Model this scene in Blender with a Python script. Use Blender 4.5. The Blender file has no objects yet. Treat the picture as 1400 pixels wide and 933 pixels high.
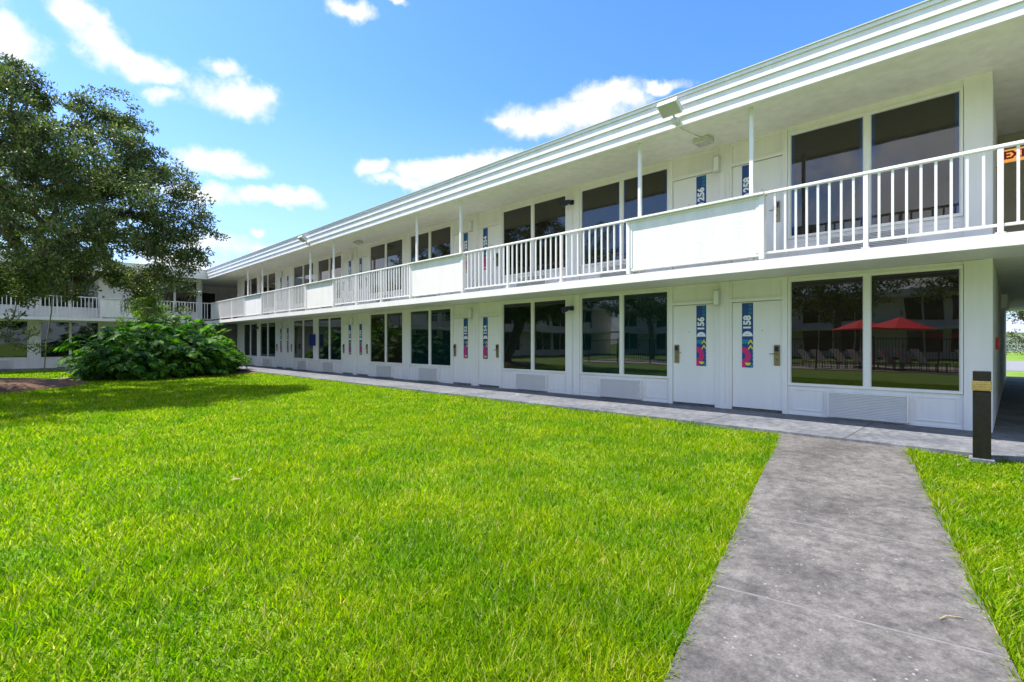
import bpy, bmesh, math, random
import numpy as np
from mathutils import Vector, Matrix
random.seed(7); rng = np.random.default_rng(7)
PI = math.pi
scene = bpy.context.scene
COL = scene.collection
EYE = 1.28            # camera height above the walkway (z = 0)
F = 687.0             # focal length in pixels of a 1400 px wide frame

# ------------------------------------------------------------------ helpers
def pt(px, py, D):
    """a point D metres ahead of the camera in the direction of a photo pixel"""
    dx = (px - 700) / F
    return Vector((D * (1 + dx) / math.sqrt(2), D * (1 - dx) / math.sqrt(2), EYE + (469.7 - py) / F * D))

def tag(o, label=None, cat=None, group=None, kind=None):
    if label: o['label'] = label
    if cat: o['category'] = cat
    if group: o['group'] = group
    if kind: o['kind'] = kind
    return o

def empty(name, loc=(0, 0, 0), rz=0.0, parent=None):
    o = bpy.data.objects.new(name, None); COL.objects.link(o)
    o.location = loc; o.rotation_euler = (0, 0, rz); o.empty_display_size = 0.1
    if parent: o.parent = parent
    return o

def inst(name, mesh, parent=None, loc=(0, 0, 0), rot=(0, 0, 0)):
    o = bpy.data.objects.new(name, mesh); COL.objects.link(o)
    o.location = loc; o.rotation_euler = rot
    if parent: o.parent = parent
    return o

def children(o): return [c for c in bpy.data.objects if c.parent == o]
def copy_tree(o, parent=None):
    c = o.copy(); COL.objects.link(c)
    if parent: c.parent = parent
    for ch in list(children(o)): copy_tree(ch, c)
    return c

class MB:
    def __init__(s): s.v = []; s.f = []; s.m = []; s.mats = []
    def mi(s, mat):
        if mat not in s.mats: s.mats.append(mat)
        return s.mats.index(mat)
    def add(s, vs, fs, mat):
        k = len(s.v); s.v += [tuple(v) for v in vs]; i = s.mi(mat)
        for f in fs: s.f.append(tuple(k + a for a in f)); s.m.append(i)
    def box(s, x0, x1, y0, y1, z0, z1, mat):
        if x0 > x1: x0, x1 = x1, x0
        if y0 > y1: y0, y1 = y1, y0
        vs = [(x, y, z) for z in (z0, z1) for y in (y0, y1) for x in (x0, x1)]
        s.add(vs, [(0, 2, 3, 1), (4, 5, 7, 6), (0, 1, 5, 4), (2, 6, 7, 3), (0, 4, 6, 2), (1, 3, 7, 5)], mat)
    def prism_y(s, prof, y0, y1, mat):
        """profile of (x, z) pushed along y"""
        n = len(prof)
        vs = [(x, y0, z) for x, z in prof] + [(x, y1, z) for x, z in prof]
        fs = [(i, (i + 1) % n, n + (i + 1) % n, n + i) for i in range(n)]
        fs += [tuple(range(n))[::-1], tuple(range(n, 2 * n))]
        s.add(vs, fs, mat)
    def prism_z(s, prof, z0, z1, mat):
        n = len(prof)
        vs = [(x, y, z0) for x, y in prof] + [(x, y, z1) for x, y in prof]
        fs = [(i, (i + 1) % n, n + (i + 1) % n, n + i) for i in range(n)]
        fs += [tuple(range(n))[::-1], tuple(range(n, 2 * n))]
        s.add(vs, fs, mat)
    def tube(s, pts, rads, mat, n=8, cap=True):
        pts = [Vector(p) for p in pts]; k = len(s.v); i = s.mi(mat); ref = Vector((0.3, 0.2, 1))
        for j, p in enumerate(pts):
            d = (pts[min(j + 1, len(pts) - 1)] - pts[max(j - 1, 0)]).normalized()
            a = d.cross(ref)
            if a.length < 1e-3: a = d.cross(Vector((1, 0, 0)))
            a.normalize(); b = d.cross(a)
            for q in range(n):
                t = 2 * PI * q / n
                s.v.append(tuple(p + rads[j] * (math.cos(t) * a + math.sin(t) * b)))
        for j in range(len(pts) - 1):
            for q in range(n):
                s.f.append((k + j * n + q, k + j * n + (q + 1) % n, k + (j + 1) * n + (q + 1) % n, k + (j + 1) * n + q)); s.m.append(i)
        if cap:
            s.f.append(tuple(k + q for q in range(n))[::-1]); s.m.append(i)
            s.f.append(tuple(k + (len(pts) - 1) * n + q for q in range(n))); s.m.append(i)
    def mesh(s, name, bevel=0.0, smooth=False):
        me = bpy.data.meshes.new(name); me.from_pydata(s.v, [], s.f)
        for m in s.mats: me.materials.append(m)
        me.polygons.foreach_set('material_index', s.m)
        bm = bmesh.new(); bm.from_mesh(me)
        bmesh.ops.recalc_face_normals(bm, faces=bm.faces)
        if bevel: bmesh.ops.bevel(bm, geom=bm.edges[:], offset=bevel, segments=1, affect='EDGES', clamp_overlap=True)
        bm.to_mesh(me); bm.free()
        if smooth: me.polygons.foreach_set('use_smooth', [True] * len(me.polygons))
        me.update(); return me
    def build(s, name, parent=None, bevel=0.0, smooth=False, loc=(0, 0, 0), rot=(0, 0, 0)):
        return inst(name, s.mesh(name, bevel, smooth), parent, loc, rot)

def np_mesh(name, V, Fa, mat, smooth=False):
    me = bpy.data.meshes.new(name)
    nv, nf = len(V), len(Fa)
    me.vertices.add(nv); me.vertices.foreach_set('co', V.astype(np.float32).ravel())
    k = Fa.shape[1]
    me.loops.add(nf * k); me.loops.foreach_set('vertex_index', Fa.astype(np.int32).ravel())
    me.polygons.add(nf); me.polygons.foreach_set('loop_start', np.arange(0, nf * k, k, dtype=np.int32))
    if smooth: me.polygons.foreach_set('use_smooth', np.ones(nf, dtype=bool))
    me.materials.append(mat); me.update(calc_edges=True); me.validate()
    return me

# ------------------------------------------------------------------ materials
def mat_base(name):
    m = bpy.data.materials.new(name); m.use_nodes = True
    nt = m.node_tree; b = nt.nodes['Principled BSDF']
    return m, nt, b
def N(nt, t, **kw):
    n = nt.nodes.new(t)
    for k, v in kw.items(): setattr(n, k, v)
    return n
def noise(nt, scale, detail=4, rough=0.55, vec=None, dist=0.0):
    n = N(nt, 'ShaderNodeTexNoise'); n.inputs['Scale'].default_value = scale
    n.inputs['Detail'].default_value = detail; n.inputs['Roughness'].default_value = rough; n.inputs['Distortion'].default_value = dist
    if vec is None:
        tc = N(nt, 'ShaderNodeTexCoord'); vec = tc.outputs['Object']
    nt.links.new(vec, n.inputs['Vector']); return n
def ramp(nt, src, stops):
    r = N(nt, 'ShaderNodeValToRGB')
    e = r.color_ramp.elements
    while len(e) < len(stops): e.new(0.5)
    for i, (p, c) in enumerate(stops):
        e[i].position = p; e[i].color = (*c, 1) if len(c) == 3 else c
    nt.links.new(src, r.inputs['Fac']); return r
def mixc(nt, fac, a, b, mode='MIX'):
    m = N(nt, 'ShaderNodeMix', data_type='RGBA', blend_type=mode)
    for sock, v in ((m.inputs['Factor'], fac), (m.inputs['A'], a), (m.inputs['B'], b)):
        pass
    def put(i, v):
        s = m.inputs[i]
        if isinstance(v, (int, float)): s.default_value = v
        elif isinstance(v, tuple): s.default_value = (*v, 1) if len(v) == 3 else v
        else: nt.links.new(v, s)
    put(0, fac); put(6, a); put(7, b)
    return m.outputs[2]
def bump(nt, b, src, strength, dist=0.01):
    n = N(nt, 'ShaderNodeBump'); n.inputs['Strength'].default_value = strength; n.inputs['Distance'].default_value = dist
    nt.links.new(src, n.inputs['Height']); nt.links.new(n.outputs['Normal'], b.inputs['Normal'])

def simple(name, col, rough=0.5, metal=0.0, var=0.06, scale=6.0, bmp=0.0, bscale=60):
    m, nt, b = mat_base(name)
    n = noise(nt, scale, 5)
    r = ramp(nt, n.outputs['Fac'], [(0.3, tuple(c * (1 - var) for c in col)), (0.7, tuple(min(1, c * (1 + var)) for c in col))])
    nt.links.new(r.outputs['Color'], b.inputs['Base Color'])
    b.inputs['Roughness'].default_value = rough; b.inputs['Metallic'].default_value = metal
    if bmp:
        nb = noise(nt, bscale, 3); bump(nt, b, nb.outputs['Fac'], bmp)
    return m

def paint(name, col=(0.82, 0.785, 0.75), rough=0.5, dirt=0.45, bmp=0.12, bscale=90, bdist=0.004):
    m, nt, b = mat_base(name)
    tc = N(nt, 'ShaderNodeTexCoord')
    mp = N(nt, 'ShaderNodeMapping'); mp.inputs['Scale'].default_value = (3.0, 3.0, 0.35)
    nt.links.new(tc.outputs['Object'], mp.inputs['Vector'])
    streak = noise(nt, 1.6, 6, 0.65, mp.outputs['Vector'])
    blot = noise(nt, 1.1, 5, 0.6)
    r1 = ramp(nt, streak.outputs['Fac'], [(0.35, tuple(c * (1 - 0.17 * dirt) for c in col)), (0.62, col)])
    r2 = ramp(nt, blot.outputs['Fac'], [(0.30, (0.93, 0.92, 0.89)), (0.55, (1, 1, 1))])
    out = mixc(nt, dirt, r1.outputs['Color'], r2.outputs['Color'], 'MULTIPLY')
    nt.links.new(out, b.inputs['Base Color'])
    rr = ramp(nt, blot.outputs['Fac'], [(0.3, (rough - 0.08,) * 3), (0.7, (rough + 0.12,) * 3)])
    nt.links.new(rr.outputs['Color'], b.inputs['Roughness'])
    nb = noise(nt, bscale, 4, 0.6); bump(nt, b, nb.outputs['Fac'], bmp, bdist)
    return m

M = {}
M['white'] = paint('white_paint')
M['trim'] = paint('white_trim_paint', (0.83, 0.80, 0.755), 0.35, 0.3, 0.05)
M['door'] = paint('door_paint', (0.82, 0.79, 0.745), 0.38, 0.3, 0.04, 40)
M['metalw'] = paint('white_rail_paint', (0.83, 0.80, 0.785), 0.32, 0.3, 0.03)
M['fascia'] = paint('fascia_paint', (0.82, 0.79, 0.775), 0.4, 0.5, 0.05)
M['soffit'] = paint('soffit_paint', (0.80, 0.78, 0.70), 0.6, 0.7, 0.15, 50)
M['stucco'] = paint('stucco', (0.82, 0.785, 0.75), 0.75, 0.6, 0.8, 70, 0.010)
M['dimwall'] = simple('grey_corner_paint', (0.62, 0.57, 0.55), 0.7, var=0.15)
M['brownwall'] = simple('brown_wall', (0.40, 0.35, 0.27), 0.6)
M['roof'] = simple('roof_membrane', (0.45, 0.45, 0.44), 0.8)
M['gap'] = simple('dark_gap', (0.03, 0.03, 0.03), 0.8)
M['black'] = simple('black_plastic', (0.012, 0.012, 0.014), 0.35)
M['navy'] = simple('navy_metal', (0.008, 0.014, 0.05), 0.4)
M['bronze'] = simple('dark_bronze', (0.013, 0.011, 0.008), 0.42, 0.3, 0.35, 25)
M['brass'] = simple('brass', (0.55, 0.40, 0.16), 0.3, 0.9, 0.2, 40)
M['lock'] = simple('antique_brass', (0.30, 0.24, 0.14), 0.35, 0.8, 0.2, 60)
M['lens'] = simple('lens_glass', (0.45, 0.45, 0.40), 0.15)
M['lampw'] = simple('lamp_housing', (0.55, 0.55, 0.50), 0.45)
M['red'] = simple('alarm_red', (0.45, 0.03, 0.02), 0.4)
M['blue'] = simple('sign_blue', (0.006, 0.05, 0.22), 0.45, var=0.02)
M['signw'] = simple('sign_white', (0.8, 0.8, 0.8), 0.45, var=0.02)
M['teal'] = simple('sign_teal', (0.02, 0.32, 0.42), 0.45, var=0.02)
M['yellow'] = simple('sign_yellow', (0.72, 0.62, 0.02), 0.45, var=0.02)
M['magenta'] = simple('sign_magenta', (0.60, 0.01, 0.16), 0.45, var=0.02)
M['greyink'] = simple('sign_grey', (0.35, 0.35, 0.37), 0.45, var=0.02)
M['bluebox'] = simple('blue_box', (0.01, 0.02, 0.20), 0.4)
M['wood'] = simple('bark', (0.13, 0.10, 0.075), 0.9, var=0.4, scale=14, bmp=1.0, bscale=30)
M['moss'] = simple('spanish_moss', (0.15, 0.14, 0.09), 0.95, var=0.3, scale=12)
M['stemg'] = simple('petiole', (0.10, 0.17, 0.04), 0.5, var=0.3)
M['dryleaf'] = simple('dry_leaf', (0.42, 0.33, 0.16), 0.8, var=0.3, scale=40)
M['redcloth'] = simple('red_canvas', (0.85, 0.012, 0.018), 0.7, var=0.05)
M['sling'] = simple('tan_sling', (0.62, 0.54, 0.44), 0.7)
M['deck'] = simple('pool_deck', (0.50, 0.42, 0.34), 0.8, var=0.12, scale=3)
M['asphalt'] = simple('lot_asphalt', (0.20, 0.20, 0.20), 0.85, var=0.15, scale=8)
M['greyroof'] = simple('grey_roof', (0.30, 0.32, 0.36), 0.7)
M['filler'] = simple('joint_filler', (0.165, 0.155, 0.145), 0.9, var=0.2, scale=20)

def glass(name, col, edge=None):
    m, nt, b = mat_base(name)
    b.inputs['Base Color'].default_value = (*col, 1)
    b.inputs['Roughness'].default_value = 0.012
    b.inputs['IOR'].default_value = 1.72
    n = noise(nt, 0.7, 2); bump(nt, b, n.outputs['Fac'], 0.12, 0.02)
    return m
M['glassg'] = glass('tinted_glass_green', (0.008, 0.013, 0.010))
M['glassb'] = glass('tinted_glass_brown', (0.016, 0.012, 0.008))
M['glasst'] = glass('tinted_glass_teal', (0.003, 0.016, 0.017))
M['film'] = glass('window_film_edge', (0.004, 0.035, 0.13))

# concrete walkway (painted grey) and the worn path
def concrete(name, dark, light, scale=1.3, speck=True):
    m, nt, b = mat_base(name)
    a = noise(nt, scale, 7, 0.68, dist=0.6); c = noise(nt, scale * 9, 6, 0.7); d = noise(nt, 70, 3, 0.6)
    r = ramp(nt, a.outputs['Fac'], [(0.34, dark), (0.62, light)])
    r2 = ramp(nt, c.outputs['Fac'], [(0.34, (0.55, 0.55, 0.56)), (0.64, (1.3, 1.28, 1.26))])
    r3 = ramp(nt, d.outputs['Fac'], [(0.35, (0.78, 0.78, 0.78)), (0.65, (1.18, 1.17, 1.16))])
    o = mixc(nt, 1.0, r.outputs['Color'], r2.outputs['Color'], 'MULTIPLY')
    o = mixc(nt, 1.0, o, r3.outputs['Color'], 'MULTIPLY')
    if speck:
        v = N(nt, 'ShaderNodeTexVoronoi'); v.inputs['Scale'].default_value = 22
        tc = N(nt, 'ShaderNodeTexCoord'); nt.links.new(tc.outputs['Object'], v.inputs['Vector'])
        rs = ramp(nt, v.outputs['Distance'], [(0.10, (1, 1, 1)), (0.17, (0, 0, 0))])
        n2 = noise(nt, 5, 3); rn = ramp(nt, n2.outputs['Fac'], [(0.47, (0, 0, 0)), (0.60, (0.45, 0.45, 0.45))])
        f = mixc(nt, 1.0, rs.outputs['Color'], rn.outputs['Color'], 'MULTIPLY')
        o = mixc(nt, f, o, (0.50, 0.47, 0.44))
    nt.links.new(o, b.inputs['Base Color']); b.inputs['Roughness'].default_value = 0.8
    bump(nt, b, c.outputs['Fac'], 0.35, 0.006)
    return m
M['path'] = concrete('worn_concrete', (0.072, 0.067, 0.061), (0.146, 0.136, 0.124), 1.5)
M['walk'] = concrete('grey_painted_concrete', (0.085, 0.095, 0.112), (0.18, 0.185, 0.195), 0.9, False)

def leafmat(name, cols, rough=0.45, trans=0.35, patch=None, spec=0.5, tcol=None):
    m, nt, b = mat_base(name)
    g = N(nt, 'ShaderNodeNewGeometry')
    r = ramp(nt, g.outputs['Random Per Island'], [(i / (len(cols) - 1), c) for i, c in enumerate(cols)])
    col = r.outputs['Color']
    if patch:
        n = noise(nt, patch[0], 5, 0.6); rp = ramp(nt, n.outputs['Fac'], [(0.36, patch[1]), (0.62, patch[2])])
        col = mixc(nt, 1.0, col, rp.outputs['Color'], 'MULTIPLY')
    nt.links.new(col, b.inputs['Base Color']); b.inputs['Roughness'].default_value = rough
    b.inputs['Specular IOR Level'].default_value = spec
    t = N(nt, 'ShaderNodeBsdfTranslucent')
    tc = mixc(nt, 1.0, col, tcol or (1.3, 1.5, 0.6), 'MULTIPLY'); nt.links.new(tc, t.inputs['Color'])
    mx = N(nt, 'ShaderNodeMixShader'); mx.inputs[0].default_value = trans
    nt.links.new(b.outputs[0], mx.inputs[1]); nt.links.new(t.outputs[0], mx.inputs[2])
    nt.links.new(mx.outputs[0], nt.nodes['Material Output'].inputs['Surface'])
    return m
M['grass'] = leafmat('grass_blades', [(0.09, 0.185, 0.002), (0.17, 0.30, 0.002), (0.23, 0.35, 0.002), (0.33, 0.43, 0.003), (0.33, 0.37, 0.04)], 0.6, 0.5,
                     (1.3, (0.66, 0.84, 0.8), (1.22, 1.08, 1.0)), 0.12)
for _n in M['grass'].node_tree.nodes:
    if _n.type == 'VALTORGB' and len(_n.color_ramp.elements) == 5:
        _e = _n.color_ramp.elements
        _e[1].position = 0.30; _e[2].position = 0.58; _e[3].position = 0.88; _e[4].position = 0.975; _e[4].color = (0.50, 0.44, 0.19, 1); _e[3].color = (0.32, 0.40, 0.003, 1)
M['oak'] = leafmat('oak_leaves', [(0.036, 0.058, 0.020), (0.066, 0.10, 0.030), (0.105, 0.145, 0.040), (0.22, 0.24, 0.09)], 0.42, 0.38, (1.5, (0.6, 0.72, 0.8), (1.35, 1.25, 1.0)), 0.4, (1.15, 1.3, 0.8))
M['philo'] = leafmat('philodendron_leaves', [(0.012, 0.05, 0.010), (0.022, 0.085, 0.010), (0.06, 0.17, 0.012), (0.15, 0.30, 0.02)], 0.6, 0.35, None, 0.12)
M['shrub'] = leafmat('shrub_leaves', [(0.06, 0.12, 0.01), (0.12, 0.21, 0.015), (0.20, 0.30, 0.03)], 0.4, 0.4)
M['hedge'] = leafmat('hedge_leaves', [(0.03, 0.06, 0.01), (0.08, 0.09, 0.02), (0.12, 0.07, 0.03)], 0.5, 0.3)

m, nt, b = mat_base('lawn_soil')
n1 = noise(nt, 1.2, 6, 0.6); n2 = noise(nt, 45, 4, 0.7)
r1 = ramp(nt, n1.outputs['Fac'], [(0.35, (0.12, 0.22, 0.006)), (0.65, (0.20, 0.33, 0.01))])
r2 = ramp(nt, n2.outputs['Fac'], [(0.3, (0.45, 0.5, 0.4)), (0.7, (1.3, 1.2, 1.1))])
nt.links.new(mixc(nt, 1.0, r1.outputs['Color'], r2.outputs['Color'], 'MULTIPLY'), b.inputs['Base Color'])
b.inputs['Roughness'].default_value = 0.9; bump(nt, b, n2.outputs['Fac'], 0.6, 0.02)
M['ground'] = m
m, nt, b = mat_base('pine_straw')
n1 = noise(nt, 40, 6, 0.75, dist=1.5)
r1 = ramp(nt, n1.outputs['Fac'], [(0.3, (0.05, 0.022, 0.010)), (0.55, (0.17, 0.080, 0.038)), (0.75, (0.32, 0.18, 0.10))])
nt.links.new(r1.outputs['Color'], b.inputs['Base Color']); b.inputs['Roughness'].default_value = 0.95
bump(nt, b, n1.outputs['Fac'], 1.0, 0.03)
M['mulch'] = m
m, nt, b = mat_base('lit_exit_panel')
b.inputs['Base Color'].default_value = (0.8, 0.35, 0.08, 1); b.inputs['Emission Color'].default_value = (1.0, 0.42, 0.10, 1); b.inputs['Emission Strength'].default_value = 0.25
M['exitbox'] = m
M['exitred'] = simple('exit_letters', (0.35, 0.015, 0.01), 0.5)

# ------------------------------------------------------------------ ground, walks
GZ = -0.07
g = MB(); g.box(-900, 900, -900, 900, GZ - 0.5, GZ, M['ground']); tag(g.build('ground'), kind='structure')

w = MB()
w.box(7.95, 10.1, -14, 33.5, -0.12, 0.0, M['walk'])            # along the long wing
w.box(-29, 7.95, 33.5, 35.6, -0.12, 0.0, M['walk'])            # along the far wing
w.box(7.95, 22, 33.5, 39.4, -0.12, 0.0, M['walk'])             # corner
w.box(10.1, 27.3, -3.3, 0.30, -0.12, 0.0, M['walk'])           # passage
o = w.build('walkway'); tag(o, kind='structure')
# expansion joints as fine dark grooves filled proud by 1 mm
j = MB()
for k in range(-7, 17):
    a = 1.62 + 2.03 * k
    if -13.8 < a < 33.2: j.box(7.951, 9.96, a - 0.006, a + 0.006, -0.01, 0.0012, M['gap'])
for k in range(9):
    a = 11.9 + 1.9 * k; j.box(a - 0.005, a + 0.005, -3.1, 0.19, -0.01, 0.0012, M['gap'])
tag(j.build('walkway_joints'), kind='structure')

# path: slabs between light worn joints
PL = [(-4.2, -0.44), (1.784, 0.964), (7.95, 2.407)]; PR = [(-3.4, -1.185), (2.885, -0.027), (7.95, 0.955)]
def ledge(x): return PL[0][1] + (x - PL[0][0]) * (PL[2][1] - PL[0][1]) / (PL[2][0] - PL[0][0])
def redge(x): return PR[0][1] + (x - PR[0][0]) * (PR[2][1] - PR[0][1]) / (PR[2][0] - PR[0][0])
PZ = -0.03
p = MB(); cuts = [-4.0, -2.4, -0.75, 1.1, 2.70, 4.0, 5.66, 7.93]
def cpt(x, side):
    if x > 7.9: return (7.945, ledge(7.945)) if side else (7.945, redge(7.945))
    if side: return (x, ledge(x))
    x2 = x + 0.24; return (x2, redge(x2))
for a, b2 in zip(cuts[:-1], cuts[1:]):
    e = 0.010
    q = [cpt(a + e, 1), cpt(a + e, 0), cpt(b2 - e, 0), cpt(b2 - e, 1)]
    p.prism_z(q, -0.18, PZ, M['path'])
q = [cpt(cuts[0] - .1, 1), cpt(cuts[0] - .1, 0), cpt(7.93, 0), cpt(7.93, 1)]
q = [(x, y + (0.01 if k in (1, 2) else -0.01)) for k, (x, y) in enumerate(q)]
p.prism_z(q, -0.2, PZ - 0.0012, M['filler'])
tag(p.build('path', bevel=0.0), kind='structure')

# parking lot and road seen through the passage
r = MB(); r.box(34.5, 54, -60, 60, GZ - 0.1, GZ + 0.02, M['asphalt']); tag(r.build('road'), kind='structure')

# mulch bed round the oak
def disc(cx, cy, rx, ry, h, mat, seed, n=40):
    rr = random.Random(seed); mb = MB(); vs = [(cx, cy, GZ + h)]; rings = 6
    for k in range(1, rings + 1):
        t = k / rings
        for q in range(n):
            a = 2 * PI * q / n; w_ = 1 + 0.07 * math.sin(3 * a + seed) + 0.05 * math.sin(7 * a)
            vs.append((cx + rx * t * w_ * math.cos(a), cy + ry * t * w_ * math.sin(a), GZ + h * (1 - t * t) + rr.uniform(-.012, .012) - (0.03 if k == rings else 0)))
    fs = [(0, 1 + q, 1 + (q + 1) % n) for q in range(n)]
    for k in range(rings - 1):
        for q in range(n):
            a0 = 1 + k * n + q; a1 = 1 + k * n + (q + 1) % n; fs.append((a0, a0 + n, a1 + n, a1))
    mb.add(vs, fs, mat); return mb
tag(disc(-1.0, 21.9, 2.9, 3.1, 0.30, M['mulch'], 1).build('mulch_bed', smooth=True), 'round bed of brown pine straw mulch under the oak', 'mulch bed', kind='stuff')
tag(disc(4.9, 25.4, 4.2, 2.4, 0.08, M['mulch'], 2).build('mulch_bed', smooth=True), 'brown mulch under the large philodendron clump', 'mulch bed', kind='stuff')

# ------------------------------------------------------------------ text helper
def text_shape(txt, size):
    cu = bpy.data.curves.new('t', 'FONT'); cu.body = txt; cu.size = size; cu.align_x = 'CENTER'; cu.align_y = 'CENTER'
    cu.offset = size * 0.045; cu.resolution_u = 3
    ob = bpy.data.objects.new('t', cu); COL.objects.link(ob)
    bpy.context.view_layer.update()
    dg = bpy.context.evaluated_depsgraph_get()
    me = bpy.data.meshes.new_from_object(ob.evaluated_get(dg))
    vs = [tuple(v.co) for v in me.vertices]; fs = [tuple(f.vertices) for f in me.polygons]
    bpy.data.objects.remove(ob); bpy.data.curves.remove(cu); bpy.data.meshes.remove(me)
    return vs, fs

# Room sign, local frame of the wing: facing -x, image-right = -y
SW, SH = 0.205, 1.235
def sign_mesh(num):
    mb = MB()
    def fx(s, t, dep): return (-dep, (0.5 - s) * SW, (0.5 - t) * SH)     # s right, t down, both 0..1
    def flat(pts, dep, mat):
        mb.add([fx(s, t, dep) for s, t in pts], [tuple(range(len(pts)))], mat)
    mb.box(-0.003, 0.0, -SW / 2, SW / 2, -SH / 2, SH / 2, M['blue'])
    k = SW / SH
    for t0 in (0.035, 0.095, 0.155):                                     # outlined circles
        ring = [(math.cos(2 * PI * q / 20), math.sin(2 * PI * q / 20)) for q in range(20)]
        for q in range(20):
            a, c = ring[q], ring[(q + 1) % 20]
            flat([(0.76 + 0.13 * a[0], t0 + 0.13 * a[1] * k), (0.76 + 0.13 * c[0], t0 + 0.13 * c[1] * k),
                  (0.76 + 0.085 * c[0], t0 + 0.085 * c[1] * k), (0.76 + 0.085 * a[0], t0 + 0.085 * a[1] * k)], 0.0045, M['teal'])
    vs, fs = text_shape(num, 0.185)
    vs2 = []
    for x, y, z in vs:                                                   # reads upwards
        vs2.append((-0.0045, 0.0 + y * 1.0 + (-0.0), x * 1.0 + SH * (0.5 - 0.305)))
    # text x -> +z (upwards); text y (up of the letters) -> image left = +y
    mb.add(vs2, fs, M['signw'])
    sc = [(0.5 + 0.47 * math.cos(PI * q / 16), 0.515 - 0.47 * k * math.sin(PI * q / 16)) for q in range(17)]
    flat(sc, 0.0045, M['signw'])
    flat([(0.38, 0.482), (0.62, 0.482), (0.62, 0.49), (0.38, 0.49)], 0.006, M['greyink'])
    for t0 in (0.572, 0.605):                                            # waves
        for q in range(12):
            s0, s1 = q * 0.05, (q + 1) * 0.05
            w0, w1 = 0.008 * math.sin(q * 1.1), 0.008 * math.sin((q + 1) * 1.1)
            flat([(s0, t0 + w0), (s1, t0 + w1), (s1, t0 + w1 + 0.018), (s0, t0 + w0 + 0.018)], 0.0045, M['teal'])
    for t0 in (0.56, 0.645):                                             # chevrons
        flat([(0.56, t0 + 0.055), (0.78, t0), (0.78, t0 + 0.042), (0.56, t0 + 0.085)], 0.005, M['yellow'])
        flat([(0.78, t0), (1.0, t0 + 0.055), (1.0, t0 + 0.085), (0.78, t0 + 0.042)], 0.005, M['yellow'])
    c0 = 0.82                                                             # magenta arch
    for q in range(20):
        a0, a1 = -PI / 2 + PI * q / 20, -PI / 2 + PI * (q + 1) / 20
        def P(rad, a): return (max(0, rad * math.cos(a)), min(1.0, c0 + rad * k * math.sin(a) * 1.05))
        flat([P(0.80, a0), P(0.80, a1), P(0.33, a1), P(0.33, a0)], 0.0045, M['magenta'])
    flat([(0.0, 0.90), (0.55, 0.90), (0.3, 1.0), (0.0, 1.0)], 0.0042, M['magenta'])
    yc = [(0.55 + 0.27 * math.cos(PI * q / 14), 0.925 + 0.27 * k * math.sin(PI * q / 14)) for q in range(15)]
    flat(yc, 0.006, M['yellow'])
    for t0 in (0.74, 0.80, 0.86, 0.93):
        flat([(1.0, t0), (1.0, t0 + 0.035), (0.88, t0 + 0.0175)], 0.0052, M['teal'])
    flat([(0.8, 0.965), (0.95, 0.965), (0.95, 0.99), (0.8, 0.99)], 0.0052, M['teal'])
    me = bpy.data.meshes.new('room_sign'); me.from_pydata(mb.v, [], mb.f)
    for m_ in mb.mats: me.materials.append(m_)
    me.polygons.foreach_set('material_index', mb.m); me.update()
    return me

# ------------------------------------------------------------------ wing parts (local frame: x depth, y along, facade at x = 10, facing -x)
F2 = 2.645
WH0, WH1 = 0.57, 2.39
def window_meshes():
    """window centred on y = 0, z from the floor of its storey"""
    W = 2.37
    fr = MB(); t = M['trim']
    fr.box(9.972, 10.05, -W/2, W/2, WH1 - 0.0, WH1 + 0.05, t); fr.box(9.962, 10.05, -W/2, W/2, WH0 - 0.045, WH0, t)
    for s in (-1, 1): fr.box(9.975, 10.05, s * W/2 - s * 0.0, s * (W/2 - 0.035), WH0, WH1, t)
    fr.box(9.978, 10.05, -0.045, 0.045, WH0, WH1, t)
    # thin inner beads
    for s in (-1, 1):
        for (a, b_) in ((0.045, 0.058), (W/2 - 0.048, W/2 - 0.035)):
            fr.box(9.995, 10.05, s * a, s * b_, WH0, WH1, t)
    fm = fr.mesh('window', bevel=0.003)
    def pane(mat, film):
        pn = MB()
        for s in (-1, 1): pn.box(10.02, 10.04, s * 0.045, s * (W/2 - 0.035), WH0, WH1, mat)
        if film:
            for s in (-1, 1):
                pn.box(10.017, 10.0205, s * 0.058, s * 0.10, WH0 + 0.002, WH1 - 0.002, M['film'])
                pn.box(10.017, 10.0205, s * (W/2 - 0.095), s * (W/2 - 0.05), WH0 + 0.002, WH1 - 0.002, M['film'])
        return pn.mesh('pane')
    return fm, pane
WIN_FR, pane_f = window_meshes()
PANES = {k: pane_f(M[k], False) for k in ('glassg', 'glassb', 'glasst')}
PANES['film'] = pane_f(M['glassb'], True)

def door_mesh():
    d = MB(); d.box(9.995, 10.04, -0.45, 0.45, 0.02, 2.07, M['door'])
    d.box(9.985, 9.999, -0.445, 0.445, 0.022, 0.05, M['gap'])
    me = d.mesh('door', bevel=0.003); return me
def lock_mesh():
    l = MB()
    l.box(9.972, 9.996, -0.05, 0.05, 0.87, 1.25, M['lock'])
    l.box(9.955, 9.973, -0.038, 0.038, 1.13, 1.225, M['black'])
    l.tube([(9.975, 0, 1.09), (9.93, 0, 1.09)], [0.013, 0.013], M['lock'])
    l.tube([(9.93, 0.0, 1.09), (9.93, 0.12, 1.085)], [0.010, 0.008], M['lock'])
    l.tube([(9.972, 0, 0.98), (9.962, 0, 0.98)], [0.014, 0.012], M['black'])
    return l.mesh('handle', bevel=0.002)
DOOR, LOCK = door_mesh(), lock_mesh()
PEEP = MB(); PEEP.tube([(9.996, 0, 1.52), (9.988, 0, 1.52)], [0.009, 0.008], M['lock']); PEEP = PEEP.mesh('peephole')

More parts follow.
